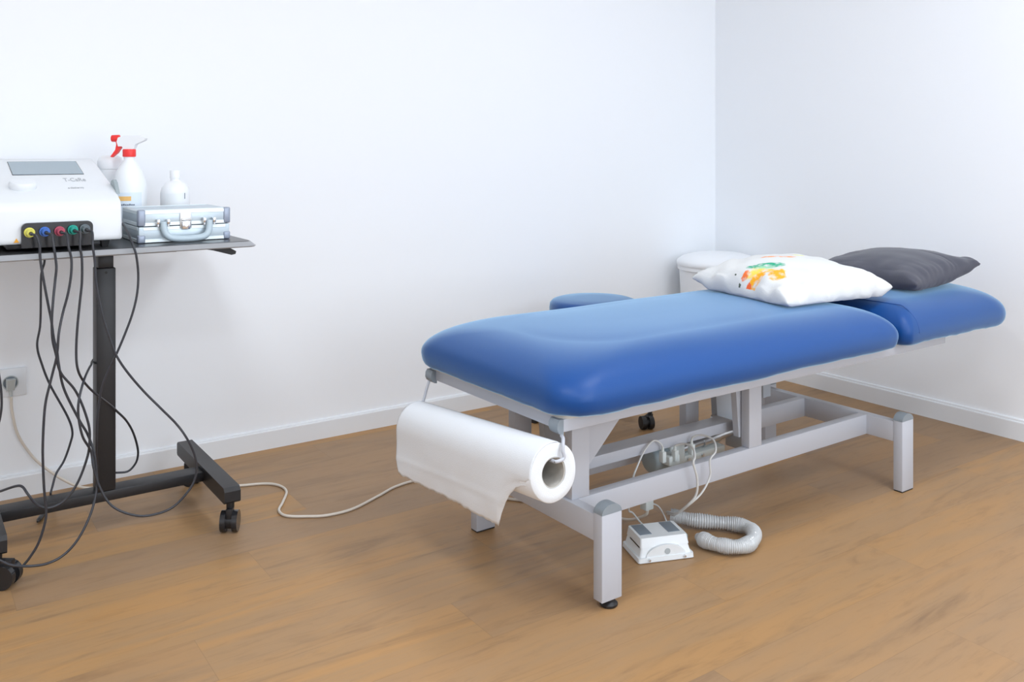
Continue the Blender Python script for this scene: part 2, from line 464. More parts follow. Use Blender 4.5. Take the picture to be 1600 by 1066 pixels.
def cushion(x0, x1, y0, y1, z0, z1, radii, edge=(0.150, 0.065), endc=None, seed=0):
    """padded upholstered slab: stack of rounded rectangles"""
    bm = bmesh.new()
    prof = [(0.030, z0 + .001), (0.013, z0), (0.0065, z0 + 0.006), (0.0025, z0 + 0.016), (0.0005, z0 + 0.028), (0.0, z0 + 0.035)]
    zs = z0 + 0.037
    ex, ez = edge[0], z1 - 0.006 - zs
    for k in range(0, 19):
        a = k / 18 * PI / 2
        prof.append((ex * (1 - math.cos(a)), zs + ez * math.sin(a)))
    for d, dz in ((0.17, 0.0022), (0.22, 0.0042), (0.27, 0.0055), (0.32, 0.006)):
        prof.append((d, z1 - 0.006 + dz))
    rings = []
    NS = 8
    def densify(loop, seg):
        out = []
        n = len(loop)
        for i in range(n):
            a, b = Vector(loop[i]), Vector(loop[(i + 1) % n])
            k = seg if (b - a).length > 0 and (i + 1) % (NS + 1) == 0 else 1
            for s in range(k): out.append(a.lerp(b, s / k))
        return out
    for pi_, (d, z) in enumerate(prof):
        mx = .48 * min(x1 - x0 - 2 * d, y1 - y0 - 2 * d)
        rr = [min(mx, r + min(d, .14) * (0.75 if r > .06 else 0.12)) for r in radii]
        loop = densify(rrect(x0 + d, x1 - d, y0 + d, y1 - d, rr, NS), 24)
        ring = []
        for p in loop:
            zz = z
            if pi_ < 5:
                zz += (0.005 * noise.noise(Vector((p.x * 9 + seed, p.y * 9, 3.1))) + 0.004 * noise.noise(Vector((p.x * 26 + seed, p.y * 26, 7.1)))) * (1 - pi_ / 5)
            zz += 0.0012 * noise.noise(Vector((p.x * 5, p.y * 5, seed + 9.0)))
            ring.append(bm.verts.new((p.x, p.y, zz)))
        rings.append(ring)
    n = len(rings[0])
    for A, B in zip(rings, rings[1:]):
        for k in range(n): bm.faces.new((A[k], A[(k + 1) % n], B[(k + 1) % n], B[k]))
    bm.faces.new(rings[0][::-1]); bm.faces.new(rings[-1])
    return bm

ZC0, ZC1 = 0.477, 0.606
cu = obj('seat_cushion', cushion(-0.147, 1.166, -0.057, 0.648, ZC0, ZC1, (0.085, 0.05, 0.05, 0.085)), 'blue', table, 180)
cu['label'] = 'long blue padded main section'
hc = obj('head_cushion', cushion(1.184, 1.868, -0.057, 0.648, ZC0 - .002, ZC1, (0.03, 0.11, 0.11, 0.03), edge=(0.115, 0.065), seed=4), 'blue', table, 180)
hc['label'] = 'short blue padded head section'
# stitched seam running over the head section just behind the split
def pad_top(y, d_end):
    """height of the head pad's surface at y, away from its ends"""
    d = min(y + 0.057, 0.648 - y)
    zs = ZC0 - .002 + .037; ez = ZC1 - .006 - zs
    def h(d): return ZC1 - .006 if d >= .115 else zs + ez * math.sqrt(max(0, 1 - (1 - d / .115) ** 2))
    return h(max(0, min(d, d_end)))
SEAM_YZ = []
for k in range(40):
    a = k / 39
    y = -0.0572 + .352 * a ** 2.6
    SEAM_YZ.append((y, pad_top(y, .060)))
def seam_path(xs, inset):
    pts = []
    for y, z in SEAM_YZ:
        pts.append((xs, y, z + 0.0002))
    return pts
obj('seam', tube(bmesh.new(), seam_path(1.244, 0), 0.0014, 6, 2), 'blue_seam', hc, 180)

# upper frame
FX0, FX1, FY0, FY1, FZ0, FZ1 = -0.114, 1.497, 0.0, 0.59, 0.439, 0.468
for y0, y1 in ((FY0, FY0 + .03), (FY1 - .03, FY1)):
    obj('frame_rail', bbox(FX0, y0, FZ0, FX1, y1, FZ1, 0.0015), 'white_frame', table, 40)
for x0 in (FX0 - .002, 0.5, 1.05, FX1 - .032):
    obj('frame_crossbar', bbox(x0, FY0 + .0305, FZ0 + .001, x0 + .03, FY1 - .0305, FZ1, 0.0015), 'white_frame', table, 40)
# rounded grey end caps on the frame's foot end corners
for y0, y1 in ((FY0 + .001, FY0 + .033), (FY1 - .033, FY1 - .001)):
    bm = bmesh.new()
    poly = [(FX0 - .003, FZ1)] + [(FX0 - .003 - .020 * math.sin(a), (FZ0 + FZ1) / 2 - .004 + .0175 * math.cos(a)) for a in [k / 10 * PI for k in range(11)]] + [(FX0 - .003, FZ0 - .004)]
    poly = [(FX0 + .001, FZ1), (FX0 - .012, FZ1), (FX0 - .017, FZ1 - .008), (FX0 - .018, FZ1 - .02), (FX0 - .014, FZ0), (FX0 - .006, FZ0 - .006), (FX0 + .001, FZ0 - .007)]
    prism(bm, poly, y0, y1)
    obj('end_cap', bevel_all(bm, 0.0015), 'cap', table, 40)
bm = bmesh.new(); box(bm, FX1, FY0 + .002, FZ0, FX1 + .004, FY0 + .028, FZ1, .001)
obj('end_cap', bm, 'cap', table, 40)
# plywood boards under the pads
bm = bmesh.new()
prism(bm, rrect(-0.118, 1.172, -0.006, 0.602, (0.03, .01, .01, .03), 5), 0.468, 0.479, 'z')
obj('pad_board', bm, 'board', table, 40)
bm = bmesh.new()
prism(bm, rrect(1.196, 1.80, -0.002, 0.600, (.01, 0.09, .09, .01), 5), 0.468, 0.477, 'z')
obj('pad_board', bm, 'board', table, 40)
for y in (0.05, 0.54): obj('head_support', bbox(1.17, y - .012, .455, 1.49, y + .012, .4675, .001), 'grey_frame', table, 40)

# base: four legs at the ends of two cross rails, two long rails between
def leg(x0, x1, y0, y1, z0, zt, foot):
    l = obj('leg', bbox(x0, y0, z0, x1, y1, zt, 0.0018), 'white_frame', table, 40)
    bm = bmesh.new()
    xm = (x0 + x1) / 2; hw = (x1 - x0) / 2
    poly = [(xm - hw, zt)] + [(xm - hw * math.cos(a), zt + 0.022 * math.sin(a)) for a in [k / 14 * PI for k in range(1, 14)]] + [(xm + hw, zt)]
    prism(bm, poly, y0, y1)
    obj('end_cap', bevel_all(bm, 0.0012, 2, 50), 'cap', l, 40)
    bm = bmesh.new()
    ym = (y0 + y1) / 2
    if foot: lathe(bm, [(0, 0), (.019, 0), (.0215, .003), (.0215, .007), (.016, .011), (.012, .013), (.012, z0), (0, z0)], (xm + .003, ym, 0), 32)
    else: box(bm, x0 + .001, y0 + .001, 0, x1 - .001, y1 - .001, z0, .0008)
    obj('foot', bm, 'rubber', l, 40)
leg(0, .0625, 0, .031, .0185, .2224, True)
leg(0, .0625, .529, .560, .0035, .2224, False)
leg(1.2452, 1.3077, 0, .031, .0035, .2224, False)
leg(1.2452, 1.3077, .529, .560, .0035, .2224, False)
ZR0, ZR1 = .1548, .2176
obj('cross_rail', bbox(0.001, .031, ZR0, .032, .529, ZR1, .0018), 'white_frame', table, 40)
obj('cross_rail', bbox(1.2454, .031, ZR0, 1.2760, .529, ZR1, .0018), 'white_frame', table, 40)
YF, YB = .1238, .3603
obj('long_rail', bbox(.032, YF, ZR0, 1.2454, YF + .0295, ZR1, .0018), 'white_frame', table, 40)
obj('long_rail', bbox(.032, YB, ZR0, 1.2454, YB + .0295, ZR1, .0018), 'white_frame', table, 40)
# uprights
for (x0, x1, y0) in ((.0116, .0676, YF), (.0100, .0660, YB), (.669, .7235, YF), (.660, .7163, YB)):
    obj('upright', bbox(x0, y0 + .0003, ZR1, x1, y0 + .0295, .4388, .0015), 'white_frame', table, 40)
# swing arms of the lifting parallelogram
def plate(poly, y0, y1, name='swing_arm', m='grey_frame'):
    bm = bmesh.new(); prism(bm, poly, y0, y1)
    return obj(name, bevel_all(bm, 0.001, 1), m, table, 40)
a1 = plate([(.028, .235), (.078, .262), (.262, .4385), (.11, .4385), (.022, .35)], .157, .177, m='white_frame')
a2 = plate([(.052, .4385), (.118, .4385), (.130, .232), (.072, .232)], .300, .322)
a3 = plate([(.645, .4385), (.742, .4385), (.722, .243), (.663, .243)], .157, .177, m='white_frame')
a4 = plate([(.716, .4385), (.81, .4385), (.815, .232), (.735, .232)], .300, .322)
a5 = plate([(1.078, .4385), (1.121, .4385), (1.118, .235), (1.08, .235)], .405, .425)
for a, (x, y, z) in ((a3, (.690, .157, .2686)), (a1, (.05, .157, .27))):
    bm = bmesh.new(); cyl(bm, (x, y, z), (x, y - .006, z), .0085, .0078, 6); cyl(bm, (x, y - .006, z), (x, y - .0062, z), .011, .011, 20)
    obj('bolt', bm, 'steel', a, 40)
obj('lift_beam', bbox(.030, .2085, .2433, .700, .268, .2725, .0018), 'white_frame', table, 40)
obj('pivot_bar', cyl(bmesh.new(), (.05, .1775, .258), (.05, .2995, .258), .010, n=20), 'steel', table, 40)
obj('pivot_bar', cyl(bmesh.new(), (.7105, .1775, .258), (.7105, .2995, .258), .010, n=20), 'steel', table, 40)
# lifting motor under the beam
motor = obj('lift_motor', (lambda bm: (lathe(bm, [(0, 0), (.028, 0), (.033, .004), (.034, .012), (.034, .058), (.030, .064), (0, .064)], n=36), bm)[1])(bmesh.new()), 'motor', table, 50)
motor.matrix_local = Matrix.Translation((.405, .262, .196)) @ Matrix.Rotation(PI / 2, 4, 'Y') @ Matrix.Rotation(0, 4, 'X')
def part_to(parent, name, bm, m, sm=40):
    o = obj(name, bm, m, None, sm); o.parent = parent; o.matrix_parent_inverse = parent.matrix_local.inverted(); return o
bpy.context.view_layer.update()
bm = bmesh.new()
box(bm, .466, .236, .168, .524, .288, .232, .004)
box(bm, .480, .244, .232, .498, .262, .2425, .001)
obj('gearbox', bm, 'motor_white', table, 40)
bm = bmesh.new(); cyl(bm, (.524, .262, .205), (.82, .262, .222), .013, n=24); cyl(bm, (.62, .262, .2105), (.69, .262, .2145), .0165, n=24)
obj('actuator_tube', bm, 'steel', table, 40)
obj('actuator_housing', bbox(.524, .240, .172, .70, .284, .192, .003), 'motor_white', table, 40)
for x in (.765, .815): obj('actuator_bracket', bbox(x, .228, .165, x + .003, .296, .243, .0005), 'grey_frame', table, 40)
for x in (.540, .600): obj('screw', cyl(bmesh.new(), (x, .240, .182), (x, .234, .182), .004, n=12), 'steel', table, 40)
# three right-angle plugs feeding the motor
for (x, y, z) in ((.394, .196, .244), (.440, .194, .240), (.506, .194, .244)):
    bm = bmesh.new(); box(bm, x - .007, y - .008, z - .030, x + .007, y + .008, z, .002); cyl(bm, (x, y, z), (x, y, z + .012), .0045, .0035, 14)
    obj('cable_plug', bm, 'motor_white', table, 40)
obj('cable_plug', bbox(.420, .196, .196, .462, .236, .222, .003), 'motor_white', table, 40)
def tcable(pts, r=.0025, m='cable_grey', name='motor_cable'):
    return obj(name, tube(bmesh.new(), pts, r, 8, 8), m, table, 180)
tcable([(.394, .196, .254), (.389, .197, .264), (.372, .198, .277), (.352, .198, .2765), (.324, .197, .257), (.2955, .195, .220), (.277, .192, .190), (.272, .195, .14), (.285, .215, .10), (.3236, .240, .0759), (.3599, .236, .0354), (.385, .207, .028)])
tcable([(.440, .194, .250), (.446, .185, .256), (.452, .160, .262), (.440, .125, .260), (.420, .102, .248), (.4083, .096, .2367), (.4231, .096, .1908), (.4231, .100, .1479), (.410, .12, .115), (.420, .175, .070), (.452, .226, .048), (.462, .243, .040)], .0032)
tcable([(.506, .194, .254), (.508, .190, .264), (.522, .170, .272), (.525, .130, .268), (.500, .100, .250), (.4732, .096, .2322), (.4732, .096, .1888), (.443, .096, .1521), (.415, .110, .124), (.425, .17, .075), (.456, .236, .050), (.466, .252, .040)], .0028)
bm = bmesh.new(); box(bm, .370, .236, .070, .400, .262, .096, .003)
obj('cable_junction', bm, 'motor_white', table, 40)
tcable([(.400, .249, .083), (.425, .245, .070), (.440, .238, .045), (.440, .222, .020), (.432, .205, .010), (.425, .190, .015)], .0022)
tcable([(.385, .25, .096), (.39, .262, .12), (.41, .262, .161)], .0022)

# paper roll holder: a bent rod hung from the frame's foot end, through the roll's core
RN, RF = Vector((-.1767, -.0430, .3737)), Vector((-.1880, .5320, .3340))
RO, RI = .0640, .0335
rax = (RF - RN).normalized()
hn, hf = RN + Vector((0, 0, .0255)), RF + Vector((0, 0, .0255))
bm = bmesh.new()
tube(bm, [(-.130, -.012, .4375), (-.142, -.032, .4395), (-.153, -.046, .434), (-.1575, -.0505, .420), (-.156, -.0515, .404), hn - rax * .0068, hn + rax * .03, hn.lerp(hf, .5), hf - rax * .02, hf + rax * .012 + Vector((.002, 0, .002)), (-.158, .558, .385), (-.138, .572, .415), (-.124, .580, .437)], .0040, 10, 8)
holder = obj('roll_holder', bm, 'white_frame', table, 180)
holder['label'] = 'bent white rod carrying the paper roll'

# paper roll (lifts off): in world space, same frame as the table
roll = thing('paper_roll', 'white couch paper roll hanging at the foot end of the table, torn sheet trailing', 'paper roll', (0, 0, 0), TROT)
a_ = Vector((0, 0, 1)); a_ = (a_ - rax * a_.dot(rax)).normalized(); b_ = rax.cross(a_)
if b_.x > 0: b_ = -b_
def ring(bm, c, r, n=64): return [bm.verts.new(c + (a_ * math.cos(2 * PI * k / n) + b_ * math.sin(2 * PI * k / n)) * r * (1 + .006 * math.sin(5 * 2 * PI * k / n))) for k in range(n)]
bm = bmesh.new()
R0 = [ring(bm, RN + rax * 0.0, RI), ring(bm, RN, RI + .004), ring(bm, RN - rax * .0008, (RI + RO) / 2), ring(bm, RN, RO - .002), ring(bm, RN + rax * .002, RO), ring(bm, RF - rax * .002, RO), ring(bm, RF, RO - .002), ring(bm, RF, RI), ]
for A, B in zip(R0, R0[1:] + R0[:1]):
    for k in range(64): bm.faces.new((A[k], A[(k + 1) % 64], B[(k + 1) % 64], B[k]))
obj('paper_winding', bm, 'paper', roll, 50)
bm = bmesh.new()
R1 = [ring(bm, RN + rax * .002, RI - .0003), ring(bm, RF - rax * .002, RI - .0003), ring(bm, RF - rax * .002, RI - .003), ring(bm, RN + rax * .002, RI - .003)]
for A, B in zip(R1, R1[1:] + R1[:1]):
    for k in range(64): bm.faces.new((A[k], A[(k + 1) % 64], B[(k + 1) % 64], B[k]))
obj('core', bm, 'card', roll, 50)
# trailing sheet: wraps from the top of the roll, over the outer side and hangs down
bm = bmesh.new()
NU, NV = 90, 34
SHEET = [(-.05, -.012), (-.036, .004), (-.023, .020), (0, .027), (.017, .034), (.035, .050), (.055, .076), (.0687, .097), (.078, .118), (.0813, .137), (.30, .124), (.505, .112), (.52, .1085), (.56, .104)]
grid = []
for i in range(NU + 1):
    u = i / NU                      # along the axis, near -> far
    c = RN.lerp(RF, u)
    row = []
    # torn outline: how far the sheet hangs below the axis centre at this u
    yy = c.y
    rag = .004 * noise.noise(Vector((u * 22, 1.3, 0))) + .002 * noise.noise(Vector((u * 70, 4.3, 0)))
    hang = SHEET[-1][1]
    for (ya, ha), (yb, hb) in zip(SHEET, SHEET[1:]):
        if ya <= yy <= yb: hang = ha + (hb - ha) * (yy - ya) / (yb - ya)
    hang += rag
    for j in range(NV + 1):
        v = j / NV
        if v < .45:
            t = v / .45
            ang = -0.25 + t * (PI / 2 + 0.25)
            p = c + (a_ * math.cos(ang) + b_ * math.sin(ang)) * (RO + .0009)
        else:
            t = (v - .45) / .55
            h = max(hang, 0) * t
            if hang <= 0:
                ang = PI / 2 + .02 * t
                p = c + (a_ * math.cos(ang) + b_ * math.sin(ang)) * (RO + .0009)
            else:
                p = c + b_ * (RO + .0009) + Vector((0, 0, -h))
                p.x += .010 * t * t * math.sin(u * 3.1 + .3) + .004 * t * noise.noise(Vector((u * 6, t * 2, 0)))
                p.x -= .0012 * math.exp(-((h - .072) / .007) ** 2)
                if yy > .5: p.y -= .016 * t ** 4 * (yy - .5) / .032
                
        row.append(bm.verts.new(p))
    grid.append(row)
for i in range(NU):
    for j in range(NV): bm.faces.new((grid[i][j], grid[i + 1][j], grid[i + 1][j + 1], grid[i][j + 1]))
sh = obj('loose_sheet', bm, 'paper', roll, 180)
md = sh.modifiers.new('thickness', 'SOLIDIFY'); md.thickness = .0006; md.offset = 1

# ------------------------------------------------------------------ pillows on the table
def pillow(name, m, side, thick, corner_z, base_z, loc, rotz, seed, dent=0.0, pinch=.07, wr=.006, fold=None):
    """loc = centre at support height; corner_z = four corner heights above support (-- +- ++ -+)"""
    bm = bmesh.new()
    N = 90
    top, bot = {}, {}
    h = side / 2
    def seamz(u, v):
        a = corner_z
        z = a[0] * (1 - u) * (1 - v) + a[1] * (1 + u) * (1 - v) + a[2] * (1 + u) * (1 + v) + a[3] * (1 - u) * (1 + v)
        return z / 4
    for i in range(N + 1):
        for j in range(N + 1):
            u, v = -1 + 2 * i / N, -1 + 2 * j / N
            # tighten grid near the edges
            uu = math.sin(u * PI / 2) * .35 + u * .65; vv = math.sin(v * PI / 2) * .35 + v * .65
            k = max(0., (1 - uu * uu)) ** .5 * max(0., (1 - vv * vv)) ** .5
            f = k ** .8
            x = h * uu * (1 - pinch * (1 - vv * vv)); y = h * vv * (1 - pinch * (1 - uu * uu))
            ed = max(abs(uu), abs(vv))
            w_ = wr * noise.noise(Vector((x * 16 + seed, y * 16, seed))) * (.25 + ed ** 4) * min(1, f * 4)
            w_ += wr * 1.3 * abs(noise.noise(Vector((x * 30 + seed, y * 9, seed + 5)))) * (ed ** 6) * min(1, f * 5)
            sz = seamz(uu, vv) * (1 - .25 * f)
            sz += wr * 1.2 * noise.noise(Vector((uu * 4 + seed, vv * 4, 1.7))) * (1 if ed > .97 else ed ** 8)
            zt = sz + thick * f + w_
            if fold is not None: zt -= .0035 * math.exp(-((x - fold - .03 * vv) / .006) ** 2) * min(1, f * 3)
            zb = sz - thick * .75 * f + w_ * .6
            zb = max(zb, 0.0)
            zt = max(zt, zb + .0015)
            e = (i in (0, N)) or (j in (0, N))
            vt = bm.verts.new((x, y, zt)); top[i, j] = vt
            bot[i, j] = vt if e else bm.verts.new((x, y, min(zb, zt - .002)))
    for i in range(N):
        for j in range(N):
            bm.faces.new((top[i, j], top[i + 1, j], top[i + 1, j + 1], top[i, j + 1]))
            q = []
            for vtx in (bot[i, j], bot[i, j + 1], bot[i + 1, j + 1], bot[i + 1, j]):
                if vtx not in q: q.append(vtx)
            bm.faces.new(q)
    # origin mid-height so the print mask can tell the upper side
    zc = sum(corner_z) / 4
    bmesh.ops.translate(bm, vec=(0, 0, -zc), verts=bm.verts[:])
    o = obj(name, bm, m, None, 180)
    o.location = (loc[0], loc[1], base_z + zc); o.rotation_euler = (0, 0, rotz)
    return o
def t2w(x, y):
    c, s = math.cos(TROT), math.sin(TROT)
    return (x * c - y * s, x * s + y * c)
PZ = 0.6085
pw = pillow('pillow', 'print_pillow', .448, .096, (.004, .022, .050, .032), PZ, t2w(1.078, .298), math.radians(-8.5) + TROT, 3.0, wr=.017)
tag(pw, 'white square pillow with splashed orange and green print lying on the blue table', 'pillow')
pd = pillow('pillow', 'dark_pillow', .41, .080, (.022, .060, .055, .030), PZ, t2w(1.592, .240), TROT, 11.0, wr=.009, fold=.09)
tag(pd, 'plain charcoal grey pillow behind the printed white one at head end', 'pillow')

# ------------------------------------------------------------------ foot pedal with cable hose
ped = thing('foot_pedal', 'white two-button foot pedal on the floor beside the near table leg', 'foot pedal', (*t2w(.235, .1245), 0), TROT - math.radians(20.7))
PWD, PDP = .158, .115
def frust(bm, x0, x1, y0, y1, z0, X0, X1, Y0, Y1, z1, r=.006, n=4):
    A = [bm.verts.new((x, y, z0)) for x, y in rrect(x0, x1, y0, y1, (r,) * 4, n)]
    B = [bm.verts.new((x, y, z1)) for x, y in rrect(X0, X1, Y0, Y1, (r,) * 4, n)]
    k = len(A)
    for i in range(k): bm.faces.new((A[i], A[(i + 1) % k], B[(i + 1) % k], B[i]))
    bm.faces.new(A[::-1]); bm.faces.new(B)
bm = bmesh.new()
frust(bm, 0, PWD, 0, PDP, .002, 0.001, PWD - .001, 0.001, PDP - .001, .014)
frust(bm, .006, PWD - .006, .006, PDP - .004, .014, .012, PWD - .012, .012, PDP - .006, .036)
bb = obj('pedal_base', bevel_all(bm, .0015, 2, 40), 'pedal', ped, 40)
bm = bmesh.new()
frust(bm, .010, PWD - .010, .010, PDP - .006, .036, .013, PWD - .013, .018, PDP - .010, .0585)
obj('pedal_cover', bevel_all(bm, .002, 2, 40), 'pedal', ped, 40)
bm = bmesh.new(); prism(bm, [(-.0005, .030), (.001, .0285), (.030, .0355), (.030, .0375)], .020, .075) if False else None
bm.free()
bm = bmesh.new(); box(bm, .0095, .018, .0345, .0125, .082, .0380)
obj('slot', bm, 'gloss_black', ped)
# arched boss on the front face with a pale disc
bm = bmesh.new()
pts = [(PWD / 2 + .056 * math.cos(a), .012 + .030 * math.sin(a)) for a in [k / 20 * PI for k in range(21)]]
prism(bm, pts, .0035, .016)
obj('front_boss', bevel_all(bm, .001, 1, 40), 'pedal', ped, 40)
bm = bmesh.new(); cyl(bm, (PWD / 2 + .004, .0036, .025), (PWD / 2 + .004, .0026, .025), .0078, n=28)
obj('badge', bm, 'pedal_dot', ped, 40)
for x in (.030, .130):
    bm = bmesh.new(); cyl(bm, (x, .001, .009), (x, -.005, .009), .0038, .003, 14); obj('screw', bm, 'chrome', ped, 40)
for x0 in (.020, .101):
    bm = bmesh.new(); box(bm, x0, .038, .0583, x0 + .034, PDP - .014, .0598, .0006); obj('button', bm, 'pedal_grey', ped, 40)
bm = bmesh.new(); box(bm, PWD - .004, .070, .006, PWD + .016, .098, .032, .003); obj('cable_outlet', bm, 'motor', ped, 40)

bm = bmesh.new()
hp = [(.478, .250, .030), (.498, .228, .026), (.520, .196, .024), (.556, .158, .023), (.590, .118, .023), (.606, .085, .023), (.596, .050, .023), (.562, .020, .023), (.522, .006, .023), (.487, .012, .023), (.464, .034, .023), (.450, .060, .023), (.447, .092, .0225), (.450, .122, .0215)]
hp = [(p[0], p[1], p[2]) for p in hp]
rad = lambda i, n: .0182 + (.0016 if i % 4 < 2 else -.0008) + (.0016 * math.sin(i * .11)) + .0012 * noise.noise(Vector((i * .31, 0, 0))) - (.010 * max(0, (i - n * .94) / (n * .06)))
tube(bm, hp, .019, 18, 30, rad)
hose = obj('cable_hose', bm, 'hose', None, 180)
hose.location = (0, 0, 0); hose.rotation_euler = (0, 0, TROT)
tag(hose, 'clear corrugated protective hose looped on the floor behind the foot pedal', 'hose')

# ------------------------------------------------------------------ stool behind the table
st = thing('rolling_stool', 'round blue padded stool on black castors behind the treatment table', 'stool', (.968, 1.186, 0))
bm = bmesh.new()
lathe(bm, [(0, .402), (.164, .402), (.174, .406), (.179, .416), (.180, .442), (.177, .461), (.168, .471), (.149, .477), (.08, .480), (0, .480)], n=64)
obj('seat', bm, 'blue', st, 60)
obj('seat_plate', lathe(bmesh.new(), [(0, .380), (.09, .380), (.09, .402), (0, .402)], n=32), 'black', st, 40)
obj('gas_lift', lathe(bmesh.new(), [(0, .10), (.025, .10), (.025, .24), (.014, .242), (.014, .380), (0, .380)], n=24), 'gloss_black', st, 40)
for k in range(5):
    a = math.radians(-64.5 + 72 * k)
    c, s = math.cos(a), math.sin(a)
    bm = bmesh.new()
    n = Vector((-s, c, 0)); d = Vector((c, s, 0))
    vs = []
    for (r, hw, z0, z1) in ((.02, .022, .075, .115), (.245, .014, .062, .080)):
        vs.append([bm.verts.new(d * r + n * sg * hw + Vector((0, 0, z))) for sg, z in ((-1, z0), (1, z0), (1, z1), (-1, z1))])
    for i in range(4): bm.faces.new((vs[0][i], vs[0][(i + 1) % 4], vs[1][(i + 1) % 4], vs[1][i]))
    bm.faces.new(vs[0]); bm.faces.new(vs[1][::-1])
    L_ = obj('base_arm', bevel_all(bm, .003, 2), 'gloss_black', st, 40)
    sw = (-.036, .02, -.02, .036, .02)[k]       # castors swivelled off the stem
    cc = d * .238 + n * sw
    n = Vector((-s, c, 0)).lerp(d, .5).normalized()
    bm = bmesh.new()
    cyl(bm, cc + n * .006 + Vector((0, 0, .025)), cc + n * .024 + Vector((0, 0, .025)), .025, n=24)
    cyl(bm, cc - n * .024 + Vector((0, 0, .025)), cc - n * .006 + Vector((0, 0, .025)), .025, n=24)
    cyl(bm, cc - n * .007 + Vector((0, 0, .025)), cc + n * .007 + Vector((0, 0, .025)), .016, n=20)
    cyl(bm, d * .238 + Vector((0, 0, .046)), d * .238 + Vector((0, 0, .064)), .009, n=14)
    bmesh.ops.create_cube(bm, size=1, matrix=Matrix.Translation((cc + d * .238) / 2 + Vector((0, 0, .043))) @ Matrix.Rotation(math.atan2(c, -s), 4, 'Z') @ Matrix.Diagonal((.05, .02, .012, 1)))
    obj('castor', bm, 'rubber', L_, 40)

# ------------------------------------------------------------------ bin in the corner
bn = thing('waste_bin', 'round white lidded bin in the corner behind the head of the table', 'bin', (1.862, 1.345, 0))
obj('body', lathe(bmesh.new(), [(0, 0), (.150, 0), (.155, .005), (.181, .515), (.183, .530), (0, .530)], n=56), 'bin', bn, 40)
obj('rim', lathe(bmesh.new(), [(.1835, .512), (.1885, .514), (.1885, .530), (.1835, .532)], n=56), 'bin', bn, 40)
obj('lid', lathe(bmesh.new(), [(0, .5305), (.190, .5305), (.193, .536), (.193, .548), (.188, .557), (.165, .572), (.12, .585), (.06, .592), (0, .594)], n=56), 'bin', bn, 40)

# ------------------------------------------------------------------ rolling desk on the left
CX, CY = -.866, 1.138
desk = thing('rolling_desk', 'black height-adjustable rolling desk against the back wall on the left', 'desk', (CX, CY, 0))
def dpart(name, bm, m, sm=40, parent=None):
    bmesh.ops.translate(bm, vec=(-CX, -CY, 0), verts=bm.verts[:])
    return obj(name, bm, m, parent or desk, sm)
DX0, DX1, DY0, DY1, DZ0, DZ1 = -1.235, -.497, .925, 1.452, .7995, .8155
bm = bmesh.new()
loops = [(.016, DZ0), (.0135, DZ0 + .001), (.0135, DZ1 - .001), (.0145, DZ1)]
rg = [[bm.verts.new((x, y, z)) for x, y in rrect(DX0 + d, DX1 - d, DY0 + d, DY1 - d, (.022,) * 4, 6)] for d, z in loops]
for A, B in zip(rg, rg[1:]):
    for k in range(len(A)): bm.faces.new((A[k], A[(k + 1) % len(A)], B[(k + 1) % len(A)], B[k]))
bm.faces.new(rg[0][::-1]); bm.faces.new(rg[-1])
dt = dpart('desk_top', bm, 'black_top', 25)
bm = bmesh.new()
loops = [(.0137, DZ0 - .0005), (.003, DZ0 - .0005), (0, DZ0 + .0025), (.0125, DZ1 - .0012), (.0137, DZ1 - .0012)]
rg = [[bm.verts.new((x, y, z)) for x, y in rrect(DX0 + d, DX1 - d, DY0 + d, DY1 - d, (.022,) * 4, 6)] for d, z in loops]
for A, B in zip(rg, rg[1:] + rg[:1]):
    for k in range(len(A)): bm.faces.new((A[k], A[(k + 1) % len(A)], B[(k + 1) % len(A)], B[k]))
dpart('edge_band', bm, 'edge_band', 25, dt)
dpart('outer_column', bbox(-.8905, 1.108, .122, -.8405, 1.166, .745, .003), 'black')
dpart('inner_column', bbox(-.8855, 1.113, .745, -.8455, 1.161, .780, .002), 'black')
dpart('top_bracket', bbox(-1.05, 1.085, .781, -.68, 1.19, .799, .002), 'black')
dpart('column_screw', cyl(bmesh.new(), (-.866, 1.1085, .733), (-.866, 1.1065, .733), .0035, n=12), 'gloss_black')
dpart('crossbar', bbox(-1.127, 1.108, .0935, -.598, 1.168, .1215, .002), 'black')
bm = bmesh.new()
prism(bm, [(-.630, .799), (-.630, .793), (-.600, .787), (-.548, .771), (-.536, .773), (-.534, .781), (-.565, .799)], 1.005, 1.045)
dpart('height_lever', bevel_all(bm, .0015, 2), 'black')
def foot(xc):
    bm = bmesh.new()
    poly = [(.906, .094), (.912, .0885), (1.404, .0885), (1.410, .094), (1.410, .124), (1.400, .132), (.916, .132), (.906, .122)]
    prism(bm, poly, xc - .0225, xc + .0225, 'x')
    f = dpart('base_foot', bevel_all(bm, .004, 2, 25), 'black')
    right = xc > -.8
    for yy, rz, off in ((.940, -.52 if right else .95, .004 if right else .022), (1.372, .6, .015)):
        T = Matrix.Translation((xc + .004, yy, 0)) @ Matrix.Rotation(rz, 4, 'Z')
        bm = bmesh.new()
        for sg in (-1, 1):
            cyl(bm, (sg * .0085, -off, .0295), (sg * .0235, -off, .0295), .0292, .0292, 32)
        bevel_all(bm, .003, 2, 50)
        bmesh.ops.transform(bm, matrix=T, verts=bm.verts[:])
        cs = dpart('castor', bm, 'gloss_black', 40, f)
        t = bmesh.new()
        cyl(t, (-.0084, -off, .0295), (.0084, -off, .0295), .021, n=24)
        box(t, -.0084, -.018 - off, .034, .0084, .012, .068, .002)
        bmesh.ops.transform(t, matrix=T, verts=t.verts[:])
        dpart('castor_housing', t, 'black', 40, f)
        dpart('stem', cyl(bmesh.new(), (xc + .004, yy, .066), (xc + .004, yy, .0885), .011, n=18), 'black', 40, f)
foot(-.5755); foot(-1.1495)

